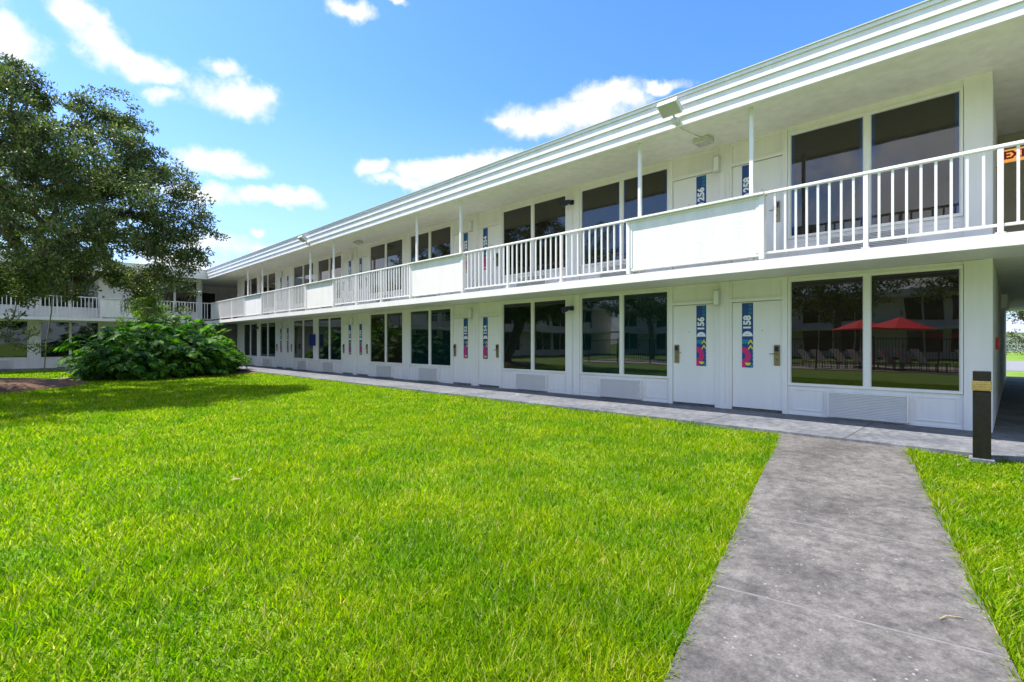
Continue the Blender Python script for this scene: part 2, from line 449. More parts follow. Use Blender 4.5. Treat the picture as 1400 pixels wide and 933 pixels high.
def facade(root, pairs, a0, a1, numbers=None, tint=None, film=()):
    """wall skin, doors and windows for both storeys between a0 and a1"""
    wl = MB(); t = M['trim']; wh = M['white']
    for fl in (0, 1):
        z = fl * F2; top = 2.497 if fl == 0 else 5.19
        for i, c in enumerate(pairs):
            wl.box(9.955, 10.06, c - 0.13, c + 0.13, z, top, wh)                 # pilaster between the doors
            wl.box(9.935, 9.957, c - 0.045, c + 0.045, z, top, t)
            for s in (-1, 1):
                wl.box(9.965, 10.06, c + s * 0.131, c + s * 0.165, z, top - 0.051, t)  # jamb
                wl.box(9.965, 10.06, c + s * 1.075, c + s * 1.16, z, top - 0.001, t)
                wl.box(9.967, 10.06, c + s * 0.166, c + s * 1.074, z + 2.08, z + 2.14, t)
                wl.box(10.0, 10.06, c + s * 0.166, c + s * 1.074, z + 2.141, top - 0.04, wh)
                wl.box(9.982, 10.06, c + s * 0.132, c + s * 1.074, top - 0.05, top - 0.002, t)
                # window bay
                w0, w1 = c + s * 1.161, c + s * 3.54; wc = (w0 + w1) / 2
                wl.box(9.985, 10.06, w0, w1, z + WH1 + 0.051, top - 0.002, wh)
                wl.box(10.0, 10.06, w0, w1, z, z + WH0 - 0.046, wh)
                wl.box(9.985, 10.001, w0, w1, z, z + 0.035, t)
                wl.box(9.965, 10.06, c + s * 3.541, c + s * 3.75, z, top - 0.003, wh)
                for q in (-1, 1):                                                     # raised panels beside the grille
                    p0, p1 = wc + q * 0.63, wc + q * 1.13
                    y0, y1 = min(p0, p1), max(p0, p1)
                    for bx in ((y0, y1, 0.445, 0.465), (y0, y1, 0.085, 0.105)):
                        wl.box(9.988, 10.002, bx[0], bx[1], z + bx[2], z + bx[3], t)
                    for yy in (y0, y1 - 0.02):
                        wl.box(9.988, 10.002, yy, yy + 0.02, z + 0.106, z + 0.444, t)
    wo = wl.build('wall', root)
    for fl in (0, 1):
        z = fl * F2
        for i, c in enumerate(pairs):
            for s in (-1, 1):
                num = None
                if numbers: num = numbers[i][0 if s > 0 else 1] + 100 * fl
                dc = c + s * 0.62
                d = inst('door', DOOR, root, (0, dc, z))
                if num: d['label'] = f'white door numbered {num}'
                h = inst('handle', LOCK, d, (0, s * 0.36, 0)); 
                if s > 0: h.scale = (1, -1, 1)
                inst('peephole', PEEP, d, (0, s * 0.1, 0))
                if num:
                    sg = inst('room_sign', sign_mesh(str(num)), d, (9.994, -s * 0.165, 1.435))
                    sg['label'] = f'blue vertical room sign reading {num} over a pink and yellow pattern'
                wc = c + s * 2.35
                wnd = inst('window', WIN_FR, root, (0, wc, z))
                key = tint(fl, i, s) if tint else 'glassb'
                inst('pane', PANES[key], wnd)
    return wo

def slab_and_roof(root, a0, a1, aroof0, aroof1, deep=27.0):
    s = MB()
    s.prism_y([(8.46, 2.45), (8.46, 2.61), (10.059, 2.645), (10.059, 2.50), (8.62, 2.50), (8.60, 2.45)], a0, a1, M['white'])
    s.build('balcony_slab', root)
    f = MB(); y0, y1 = aroof0, aroof1
    f.box(8.285, 8.345, y0, y1, 5.08, 5.235, M['fascia'])
    f.box(8.257, 8.345, y0, y1, 5.232, 5.412, M['fascia'])
    f.box(8.229, 8.345, y0, y1, 5.409, 5.545, M['fascia'])
    f.box(8.206, 8.345, y0, y1, 5.542, 5.60, M['fascia'])
    f.box(8.185, 8.40, y0, y1, 5.60, 5.615, M['lampw'])
    f.box(8.345, 8.36, y0, y1, 5.10, 5.135, M['trim'])
    f.build('fascia', root)
    so = MB(); so.prism_y([(8.331, 5.12), (8.331, 5.25), (10.059, 5.30), (10.059, 5.19)], y0, y1, M['soffit']); so.build('soffit', root)
    ro = MB(); ro.box(8.331, deep, y0, y1, 5.301, 5.60, M['roof']); ro.build('roof', root)

def column_mesh():
    c = MB(); c.box(-0.03, 0.03, -0.03, 0.03, 2.64, 5.125, M['metalw']); return c.mesh('column', bevel=0.004)
COLM = column_mesh()
def panel(root, c, w=1.26):
    p_ = MB(); t = M['metalw']
    p_.box(8.48, 8.56, -w + 0.08, w - 0.08, 2.70, 3.60, M['stucco'])
    for s in (-1, 1):
        p_.box(8.462, 8.575, s * (w - 0.08), s * w, 2.62, 3.64, t)
        p_.box(8.472, 8.482, s * (w - 0.13), s * (w - 0.081), 2.72, 3.59, t)
    p_.box(8.474, 8.57, -w + 0.08, w - 0.08, 2.672, 2.70, t)
    p_.box(8.47, 8.57, -w + 0.08, w - 0.08, 3.60, 3.639, t)
    p_.box(8.41, 8.60, -w - 0.01, w + 0.01, 3.64, 3.675, t)
    return p_.build('balcony_panel', root, bevel=0.004, loc=(0, c, 0))

BAL = MB(); BAL.box(-0.0145, 0.0145, -0.0145, 0.0145, 2.732, 3.648, M['metalw']); BAL = BAL.mesh('baluster')
POST = MB(); POST.box(-0.028, 0.028, -0.028, 0.028, 2.612, 3.648, M['metalw']); POST.box(-0.05, 0.05, -0.05, 0.05, 2.612, 2.624, M['metalw']); POST = POST.mesh('post', bevel=0.003)
def railing(loc, rz, y0, y1, posts, label, spacing=0.15, endposts=(1, 1)):
    r_ = empty('balcony_railing', loc, rz); tag(r_, label, 'railing', 'white railings along the upper balcony')
    tr = MB(); tr.box(8.475, 8.545, y0, y1, 3.648, 3.69, M['metalw']); tr.build('top_rail', r_, bevel=0.006)
    br = MB(); br.box(8.49, 8.53, y0, y1, 2.70, 2.732, M['metalw']); br.build('bottom_rail', r_, bevel=0.003)
    ps = list(posts)
    for p_ in ps: inst('post', POST, r_, (8.51, p_, 0))
    edges = sorted([y0] + ps + [y1])
    for a, b_ in zip(edges[:-1], edges[1:]):
        n = max(2, round((b_ - a) / spacing))
        for k in range(1, n):
            inst('baluster', BAL, r_, (8.51, a + (b_ - a) * k / n, 0))
    return r_

# ------------------------------------------------------------------ the long wing
P0, PS = 4.07, 7.493
pairs = [P0 + PS * k for k in range(4)]
LW = empty('motel_wing'); tag(LW, 'long two storey white motel wing with dark windows and numbered doors', 'building')
nums = [(156, 158), (152, 154), (148, 150), (144, 146)]
tl = {(0, 0, 1): 'glasst', (0, 0, -1): 'glassb', (0, 1, -1): 'glassg', (0, 1, 1): 'glasst', (0, 2, 1): 'glasst', (0, 2, -1): 'glassb', (0, 3, 1): 'glasst', (0, 3, -1): 'glassg'}
def tint(fl, i, s):
    if fl: return 'film' if i == 0 else 'glassb'
    return tl.get((0, i, s), 'glassb')
facade(LW, pairs, 0.22, 34, nums, tint)
wb = MB()
wb.box(10.06, 27, 0.30, 33.99, 0, 5.30, M['white'])
wb.box(9.965, 27, 0.222, 0.301, 0, 5.19, M['stucco'])           # passage side wall
wb.box(9.963, 10.0, 0.221, 0.32, 0, 2.497, M['white']); wb.box(9.963, 10.0, 0.221, 0.32, 2.66, 5.188, M['white'])
wb.box(10.06, 27, -14, -3.2, 0, 5.30, M['white'])
wb.box(10.061, 27, -3.199, 0.221, 2.50, 2.645, M['soffit'])       # floor over the passage
wb.box(10.061, 27, -3.199, 0.221, 5.19, 5.30, M['soffit'])
wb.build('core_wall', LW)
# end bay past the last window pair: one window, then plain wall
ex = MB()
yb = pairs[3] + 3.75
for fl in (0, 1):
    z = fl * F2; top = 2.497 if fl == 0 else 5.19
    ex.box(9.965, 10.06, yb + 0.001, yb + 0.21, z, top - .003, M['white'])
    ex.box(9.985, 10.06, yb + .211, yb + 2.59, z + WH1 + .051, top - .002, M['white'])
    ex.box(10.0, 10.06, yb + .211, yb + 2.59, z, z + WH0 - .046, M['white'])
    ex.box(9.965, 10.06, yb + 2.591, 34.0, z, top - .003, M['white'])
    wnd = inst('window', WIN_FR, LW, (0, yb + 0.211 + 1.19, z)); inst('pane', PANES['glasst' if not fl else 'glassb'], wnd)
ex.build('end_wall', LW)
slab_and_roof(LW, -14, 33.995, -14, 33.80)
for c in pairs:
    panel(LW, c)
    for s in (-1, 1): inst('column', COLM, LW, (8.585, c + s * 1.03, 0))
panel(LW, -5.0)
inst('column', COLM, LW, (8.585, -4.0, 0))
# second-storey glazed partition at the back of the passage
gp = MB(); gp.box(13.2, 13.26, -3.19, 0.21, 2.66, 5.18, M['brownwall'])
gp.box(13.17, 13.201, -1.3, -0.25, 2.66, 4.70, M['brownwall']); gp.box(13.15, 13.201, -0.25, -0.19, 2.66, 4.76, M['trim'])
gp.build('partition', LW)

railing((0, 0, 0), 0, -3.73, P0 - 1.26, [1.475, 0.119, -1.24, -2.6], 'nearest white balcony railing, at the right end before the upper EXIT sign')
lab = {0: 'white balcony railing between the panels outside doors 256 and 254', 1: 'white balcony railing between the panels outside doors 252 and 250', 2: 'white balcony railing between the panels outside doors 248 and 246'}
for k in range(3):
    a, b_ = pairs[k] + 1.26, pairs[k + 1] - 1.26
    railing((0, 0, 0), 0, a, b_, [a + (b_ - a) * q for q in (1 / 3, 2 / 3)] , lab[k])
a = pairs[3] + 1.26
railing((0, 0, 0), 0, a, 34.03, [a + 2.1, a + 4.2], 'last white balcony railing of the long wing, ending at the shaded corner')

# ------------------------------------------------------------------ the far wing (turned 90 degrees)
FY = 25.54
FW = empty('motel_wing', (0, FY, 0), PI / 2); tag(FW, 'shaded far white motel wing behind the oak and the philodendrons', 'building')
fp = [-4.64, 2.85, 10.34, 17.83, 25.32]
facade(FW, fp, -8.41, 33.0, None, lambda fl, i, s: 'glassb' if fl else 'glassg')
fb = MB()
fb.box(10.06, 24, -8.41, 33.0, 0, 5.30, M['white'])
fb.box(9.965, 10.06, -8.41, -8.391, 0, 5.19, M['white'])
fb.box(10.061, 13.8, -22, -8.411, 2.50, 2.645, M['soffit'])
fb.build('core_wall', FW)
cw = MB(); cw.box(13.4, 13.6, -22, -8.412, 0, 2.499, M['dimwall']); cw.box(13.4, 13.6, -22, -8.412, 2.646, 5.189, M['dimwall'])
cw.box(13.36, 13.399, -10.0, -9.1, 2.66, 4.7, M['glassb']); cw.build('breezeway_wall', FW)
slab_and_roof(FW, -8.459, 33, -8.26, 33, 24)
sc_ = MB(); sc_.box(8.46, 10.06, -22, -8.461, 2.50, 2.645, M['soffit']); sc_.box(8.331, 24, -22, -8.261, 5.19, 5.59, M['soffit']); sc_.build('corner_floor', FW)
for c in fp:
    panel(FW, c)
for y in (-2.14, 6.0, 0.6): inst('column', COLM, FW, (8.585, y, 0))
FT = (0, FY, 0)
railing(FT, PI / 2, -8.49, -4.64 - 1.26, [-7.2], 'short railing of the far wing beside the shaded corner')
railing(FT, PI / 2, -4.64 + 1.26, 2.85 - 1.26, [-1.7, -0.05], 'far wing railing showing below the oak crown')
railing(FT, PI / 2, 2.85 + 1.26, 10.34 - 1.26, [5.8, 7.4], 'far wing railing hidden left behind the oak trunk')

# ------------------------------------------------------------------ wing opposite (seen in the window reflections)
OW = empty('motel_wing', (-22, 10, 0), PI); tag(OW, 'matching motel wing across the lawn, seen reflected in the windows', 'building')
facade(OW, [-20.0, -12.5, -5.0, 2.5, 10.0, 17.5], -24, 22, None, lambda fl, i, s: 'glassb')
ob_ = MB(); ob_.box(10.061, 20, -23.8, 21.3, 0, 5.30, M['white']); ob_.build('core_wall', OW)
slab_and_roof(OW, -23.8, 21.3, -23.8, 21.3, 20)

# ------------------------------------------------------------------ fittings, each a thing
def grille_mesh():
    g_ = MB(); t = M['trim']
    g_.box(9.90, 9.999, -0.55, 0.55, 0.03, 0.045, t); g_.box(9.90, 9.999, -0.55, 0.55, 0.435, 0.45, t)
    for s in (-1, 1): g_.box(9.90, 9.999, s * 0.55, s * 0.53, 0.045, 0.435, t)
    g_.box(9.985, 9.997, -0.53, 0.53, 0.045, 0.435, M['lampw'])
    return g_.mesh('air_conditioner', bevel=0.003)
def louvre_mesh():
    g_ = MB()
    for k in range(15):
        z = 0.052 + k * 0.0257
        g_.prism_y([(9.907, z), (9.907, z + 0.004), (9.93, z + 0.020), (9.935, z + 0.018)], -0.53, 0.53, M['trim'])
    return g_.mesh('louvres')
GR, LV = grille_mesh(), louvre_mesh()
def grille(loc, rz, label):
    o = inst('air_conditioner', GR, None, loc, (0, 0, rz)); tag(o, label, 'air conditioner', 'louvred air conditioner grilles under the windows')
    inst('louvres', LV, o)
for i, c in enumerate(pairs):
    for s in (-1, 1):
        n_ = nums[i][0 if s > 0 else 1]
        grille((0, c + s * 2.35, 0), 0, f'white louvred air conditioner grille at ground level under the window beside door {n_}')
        grille((0, c + s * 2.35, F2), 0, f'white louvred air conditioner grille on the balcony under the window beside door {n_ + 100}')
grille((0, yb + 1.4, 0), 0, 'last ground level air conditioner grille by the shaded corner, past door 144')
for k, (c, l) in enumerate(((2.85 - 2.35, 'air conditioner grille low on the far wing, left of the philodendrons'), (2.85 - 7.49 + 2.35, 'air conditioner grille of the far wing where the philodendrons begin'))):
    grille((-c, FY, 0), PI / 2, l)

# sconces between the doors
sm = MB(); sm.box(9.84, 9.934, -0.055, 0.055, 2.02, 2.34, M['lampw']); sm = sm.mesh('wall_lamp', bevel=0.008)
sd = MB(); sd.box(9.831, 9.842, -0.043, 0.043, 2.05, 2.31, M['signw']); sd = sd.mesh('diffuser', bevel=0.002)
for i, c in enumerate(pairs):
    for fl in (0, 1):
        n0, n1 = nums[i][0] + 100 * fl, nums[i][1] + 100 * fl
        o = inst('wall_lamp', sm, None, (0, c + 0.09, fl * F2)); tag(o, f'white box wall lamp high between doors {n0} and {n1}', 'wall lamp', 'box lamps between the doors'); inst('diffuser', sd, o)
# blue spotlights on the pilasters between windows
sp = MB(); sp.box(9.90, 9.964, -0.05, 0.05, 2.10, 2.21, M['navy'])
sp.tube([(9.90, 0.0, 2.15), (9.84, 0.03, 2.15)], [0.02, 0.02], M['navy'])
sp = sp.mesh('spotlight', bevel=0.006)
sh = MB(); sh.tube([(9.86, -0.02, 2.17), (9.80, 0.05, 2.14), (9.72, 0.15, 2.09)], [0.04, 0.065, 0.075], M['navy'], 14)
sh = sh.mesh('lamp_head')
for (a, fl, l) in ((7.82, 0, 'dark blue spotlight between the ground floor windows left of door 156'),
                   (7.82, 1, 'dark blue spotlight between the upper windows left of door 256'),
                   (30.3, 0, 'dark blue spotlight near the shaded corner, past door 144')):
    o = inst('spotlight', sp, None, (0, a, fl * F2)); tag(o, l, 'spotlight', 'dark blue wall spotlights'); inst('lamp_head', sh, o)
bx = MB(); bx.box(9.70, 9.964, -0.06, 0.06, 1.17, 1.70, M['bluebox']); bx.box(9.695, 9.701, -0.045, 0.045, 1.2, 1.67, M['navy'])
tag(bx.build('extinguisher_box', bevel=0.01, loc=(0, 22.81, 0)), 'blue box on the wall between the ground floor windows right of door 146', 'box')

# soffit lights with conduit, and floodlights on the eave
def soffit_light(d, a, label):
    e_ = empty('soffit_light', (d, a, 5.14)); tag(e_, label, 'ceiling light', 'box lights under the eave')
    h = MB(); h.box(-0.13, 0.13, -0.15, 0.15, -0.09, 0.01, M['lampw']); h.build('housing', e_, bevel=0.012)
    l = MB(); l.box(-0.09, 0.09, -0.11, 0.11, -0.098, -0.089, M['lens']); l.build('lens', e_)
    return e_
soffit_light(9.28, 4.16, 'box light under the eave with a pipe to the nearer floodlight')
soffit_light(9.35, 17.6, 'small box light under the eave near door 250')
def flood(a, label):
    e_ = empty('floodlight', (8.27, a, 5.16)); tag(e_, label, 'floodlight', 'floodlights on the roof edge')
    br = MB(); br.box(-0.10, 0.0, -0.05, 0.05, -0.045, 0.045, M['lampw'])
    br.tube([(-0.06, 0, 0.03), (-0.10, 0, 0.08), (-0.16, 0, 0.10)], [0.016] * 3, M['lampw']); br.build('bracket', e_)
    hd = MB(); hd.box(-0.05, 0.05, -0.18, 0.18, -0.13, 0.13, M['lampw'])
    for k in range(7): hd.box(0.05, 0.085, -0.15 + k * 0.05 - 0.005, -0.15 + k * 0.05 + 0.005, -0.11, 0.11, M['lampw'])
    R = Matrix.Rotation(math.radians(-62), 4, 'Y')
    ho = hd.build('head', e_, bevel=0.006, loc=(-0.24, 0, 0.17)); ho.rotation_euler = (0, math.radians(-58), 0)
    ln = MB(); ln.box(-0.056, -0.0505, -0.155, 0.155, -0.105, 0.105, M['lens']); ln.build('lens', ho)
    # pipe running back under the soffit
    pp = MB(); pp.tube([(0.0, 0.02, -0.03), (0.10, 0.02, -0.06), (0.95, -0.02, -0.03)], [0.013] * 3, M['trim']); pp.build('conduit', e_)
flood(4.19, 'pale floodlight on the roof edge above doors 256 and 258')
flood(19.5, 'pale floodlight on the roof edge above doors 248 and 250')

# exit sign and alarm in the passage, wall lamp box
ex_ = empty('exit_sign', (11.5, 0, 4.33)); tag(ex_, 'orange EXIT sign in the upper passage behind the railing', 'sign')
b_ = MB(); b_.box(-0.03, 0.03, -0.21, 0.12, -0.10, 0.10, M['exitbox']); b_.build('sign_box', ex_, bevel=0.004)
b_ = MB(); b_.box(-0.02, 0.02, 0.12, 0.221, -0.14, 0.14, M['lampw']); b_.build('bracket', ex_)
vs, fs = text_shape('EXIT', 0.17); mb = MB(); mb.add([(-0.034, -x - 0.045, y) for x, y, z in vs], fs, M['exitred']); mb.build('lettering', ex_)
al = empty('fire_alarm', (11.6, 0.222, 1.28)); tag(al, 'small red fire alarm box on the stucco passage wall', 'fire alarm')
b_ = MB(); b_.box(-0.09, 0.09, -0.045, 0.0, -0.10, 0.10, M['red']); b_.build('alarm_case', al, bevel=0.006)
b_ = MB(); b_.box(-0.05, 0.05, -0.053, -0.044, -0.02, 0.0, M['signw']); b_.build('alarm_handle', al)
pl = empty('wall_lamp', (15.2, 0.222, 2.18)); tag(pl, 'cream box lamp on the stucco wall of the ground floor passage', 'wall lamp')
b_ = MB(); b_.box(-0.11, 0.11, -0.13, 0.0, -0.17, 0.17, M['lampw']); b_.build('lamp_case', pl, bevel=0.012)
b_ = MB(); b_.box(-0.118, -0.109, -0.11, -0.02, -0.14, 0.14, M['signw']); b_.build('diffuser', pl)

# bollard
bo = empty('bollard', (7.80, 0.262, GZ)); tag(bo, 'dark bronze bollard light with a brass band beside the path', 'bollard')
b_ = MB(); b_.box(-0.077, 0.077, -0.077, 0.077, 0.0, 0.815, M['bronze']); 
o = b_.build('post', bo, bevel=0.006)
b_ = MB(); b_.box(-0.083, 0.083, -0.083, 0.083, 0.816, 0.925, M['brass'])
for k in range(3): b_.box(-0.085, 0.085, -0.085, 0.085, 0.838 + 0.028 * k, 0.846 + 0.028 * k, M['brass'])
b_.build('band', bo, bevel=0.003)
b_ = MB(); b_.box(-0.077, 0.077, -0.077, 0.077, 0.926, 1.035, M['bronze']); b_.build('cap', bo, bevel=0.006)
b_ = MB(); b_.box(-0.11, 0.11, -0.11, 0.11, 0.0, 0.055, M['walk']); b_.build('base', bo, bevel=0.01)
bo.rotation_euler = (0, 0, math.radians(2))

# ------------------------------------------------------------------ foliage builders
def leaf_cloud(centers, count, size, mat, name, fold=0.25, flat=0.0, drop=0.0):
    """centers: list of (x,y,z,rx,ry,rz) clumps; small folded leaves spread through them"""
    C_ = np.array(centers, dtype=float)
    vol = (C_[:, 3] * C_[:, 4] * C_[:, 5]) ** (2 / 3); pr = vol / vol.sum()
    idx = rng.choice(len(C_), size=count, p=pr)
    d = rng.normal(size=(count, 3)); d /= np.linalg.norm(d, axis=1)[:, None]
    rad = rng.random(count) ** 0.42
    P = C_[idx, :3] + d * rad[:, None] * C_[idx, 3:6]
    P[:, 2] -= drop * rng.random(count)
    ax = d * 0.6 + rng.normal(size=(count, 3)) * 0.6; ax[:, 2] += 0.15; ax /= np.linalg.norm(ax, axis=1)[:, None]
    nn = rng.normal(size=(count, 3)) * (1 - flat); nn[:, 2] += 0.7 + flat
    sd_ = np.cross(ax, nn); sd_ /= np.linalg.norm(sd_, axis=1)[:, None] + 1e-9
    nn = np.cross(sd_, ax)
    L = size * (0.6 + 0.8 * rng.random(count)); W_ = L * 0.42
    b0 = P; tip = P + ax * L[:, None]; mid = P + ax * (L * 0.45)[:, None]
    l_ = mid + sd_ * (W_ / 2)[:, None] + nn * (L * fold * 0.4)[:, None]; r_ = mid - sd_ * (W_ / 2)[:, None] + nn * (L * fold * 0.4)[:, None]
    V = np.stack([b0, r_, tip, l_], axis=1).reshape(-1, 3)
    k = np.arange(count)[:, None] * 4
    Fa = np.concatenate([k + np.array([[0, 1, 2]]), k + np.array([[0, 2, 3]])], axis=1).reshape(-1, 3)
    return np_mesh(name, V, Fa, mat)

def limbs(root_pts, targets, mat, r0, tip=0.012, n=7, seed=3):
    """trunk polyline then each target joined to the nearest built node: a branching skeleton with pipe-model radii"""
    rr = random.Random(seed)
    nodes = [Vector(p) for p in root_pts]; par = [-1] + list(range(len(root_pts) - 1)); start = max(1, len(root_pts) - 2)
    tg = sorted([Vector(t) for t in targets], key=lambda t: (t - nodes[-1]).length)
    for t in tg:
        best, bi = 1e9, None
        for i in range(start, len(nodes)):
            dd = (nodes[i] - t).length + 0.18 * (nodes[i] - nodes[start]).length
            if dd < best: best, bi = dd, i
        a = nodes[bi]; prev = bi; steps = max(2, int((t - a).length / 0.45))
        for s in range(1, steps + 1):
            f = s / steps; q = a.lerp(t, f)
            if s < steps: q = q + Vector((rr.uniform(-.07, .07), rr.uniform(-.07, .07), rr.uniform(-.05, .09) + 0.10 * math.sin(f * PI)))
            nodes.append(q); par.append(prev); prev = len(nodes) - 1
    load = [0.0] * len(nodes); kids = [0] * len(nodes)
    for p_ in par:
        if p_ >= 0: kids[p_] += 1
    for i in range(len(nodes) - 1, 0, -1):
        if kids[i] == 0: load[i] += 1
        load[par[i]] += load[i]
    rad = [max(tip, r0 * (l / max(load[0], 1)) ** 0.56) for l in load]
    mb = MB()
    for i in range(1, len(nodes)):
        if (nodes[i] - nodes[par[i]]).length > 1e-4:
            rp = min(rad[par[i]], rad[i] * 1.35) if par[i] >= len(root_pts) - 1 else rad[par[i]]
            mb.tube([nodes[par[i]], nodes[i]], [rp, rad[i]], mat, n if rad[i] > 0.03 else 4, cap=False)
    return mb

# ------------------------------------------------------------------ the oak
lobes = [(pt(-15, 165, 12.0), 1.3), (pt(5, 125, 12.6), 0.65), (pt(45, 235, 12.5), 1.5), (pt(150, 215, 14.5), 1.15), (pt(145, 175, 15), 0.75),
         (pt(120, 280, 13.0), 1.7), (pt(212, 290, 15.0), 1.35), (pt(235, 330, 15.5), 0.95), (pt(30, 320, 12.0), 1.6), (pt(175, 350, 15.2), 1.4),
         (pt(95, 360, 14.0), 0.95), (pt(205, 255, 15.5), 0.95), (pt(20, 395, 13.5), 0.6), (pt(180, 385, 16.0), 0.6),
         (Vector((-2.2, 17.2, 5.6)), 2.2), (Vector((-3.6, 19.5, 5.0)), 2.4), (Vector((-2.6, 15.0, 4.4)), 1.8), (Vector((-4.6, 22.5, 4.6)), 2.2),
         (pt(100, 270, 18.5), 2.2), (pt(10, 300, 19), 2.3), (Vector((0.5, 24.0, 5.0)), 2.0), (Vector((-2.5, 24.0, 6.2)), 2.0), (Vector((-0.8, 20.5, 7.0)), 1.8)]
rr = random.Random(21)
cl = []
for c, R_ in lobes:
    n_ = int(10 + 7 * R_ ** 2)
    for k in range(n_):
        d = Vector((rr.gauss(0, 1), rr.gauss(0, 1), rr.gauss(0, 1))).normalized() * R_ * rr.uniform(0.55, 1.12)
        q = c + Vector((d.x, d.y, d.z * 0.85)); s = rr.uniform(0.20, 0.43)
        cl.append((q.x, q.y, q.z, s * 1.15, s * 1.15, s * rr.uniform(0.55, 0.8)))
for c, R_ in lobes:
    for k in range(int(5 + 6 * R_)):
        d = Vector((rr.gauss(0, 1), rr.gauss(0, 1), rr.gauss(0.15, .8))).normalized()
        for t in (1.05, 1.16, 1.27, 1.38)[:rr.choice((2, 3, 4))]:
            q = c + Vector((d.x, d.y, d.z * 0.85)) * (R_ * t); s = rr.uniform(0.10, 0.17) * (1.5 - .4 * t)
            cl.append((q.x, q.y, q.z, s * 1.5, s * 1.5, s * 0.8))
# sprays standing out of the outline
for (px, py, D) in ((262, 262, 15.3), (272, 285, 15.5), (283, 300, 15.6), (268, 322, 15.6), (278, 345, 15.7), (255, 240, 15.4), (172, 132, 14.8), (186, 150, 14.8), (150, 128, 14.6), (128, 128, 14.6),
                    (62, 118, 12.6), (48, 104, 12.6), (85, 135, 13.4), (12, 84, 12.6), (30, 92, 12.7), (240, 222, 15.4), (200, 175, 15), (110, 152, 14),
                    (255, 372, 16), (240, 392, 16.2), (222, 410, 16.5), (200, 425, 16.5), (20, 430, 13), (42, 455, 12.6), (55, 478, 12.4), (10, 445, 12.8), (30, 472, 12.5), (8, 462, 12.4), (265, 400, 17.5), (248, 425, 17), (228, 440, 16.6)):
    q = pt(px, py, D); s = rr.uniform(0.14, 0.24)
    cl.append((q.x, q.y, q.z, s * 1.3, s * 1.3, s * 0.7))
oak = empty('oak_tree', (-0.75, 21.3, GZ)); tag(oak, 'large spreading live oak with dark leaves and hanging moss at left', 'tree')
def to_local(o, ob):
    ob.parent = o; ob.location = -o.location
me = leaf_cloud(cl, 195000, 0.092, M['oak'], 'crown')
to_local(oak, inst('crown', me))
trunk = limbs([(-0.75, 21.3, -0.1), (-0.8, 21.2, 0.5), (-0.95, 20.9, 1.3), (-0.9, 20.5, 2.1), (-0.6, 20.0, 2.7)], [c[:3] for c in cl], M['wood'], 0.30, 0.008, 9)
to_local(oak, trunk.build('trunk', smooth=True))
for (px, py, D, L) in ((78, 392, 12.8, 0.45), (172, 412, 13.8, 0.5), (96, 385, 12.8, 0.6), (150, 340, 13.2, 0.4), (200, 330, 14, 0.4)):
    q = pt(px, py, D); ms = MB(); r2 = random.Random(px)
    for k in range(16):
        a = q + Vector((r2.gauss(0, .05), r2.gauss(0, .05), r2.uniform(-.1, .1))); l = L * r2.uniform(.4, 1)
        pts = [a + Vector((r2.gauss(0, .02), r2.gauss(0, .02), -l * t)) for t in (0, .25, .5, .75, 1)]
        ms.tube(pts, [.006, .009, .008, .006, .003], M['moss'], 3, cap=False)
    to_local(oak, ms.build('moss'))

# slim leaning tree in front of the far wing
st = empty('young_tree', (1.15, 29.6, GZ)); tag(st, 'slim leaning young tree in front of the far wing railing', 'tree')
stc = [(1.35 + rr.uniform(-.8, .8), 29.5 + rr.uniform(-.8, .8), 4.6 + rr.uniform(-.7, .9), .4, .4, .3) for _ in range(16)]
to_local(st, inst('crown', leaf_cloud(stc, 3500, 0.09, M['oak'], 'crown')))
to_local(st, limbs([(1.05, 29.6, -0.1), (1.12, 29.6, 1.2), (1.28, 29.55, 2.6), (1.35, 29.5, 3.8)], [c[:3] for c in stc], M['moss'], 0.03, 0.007, 6).build('trunk', smooth=True))

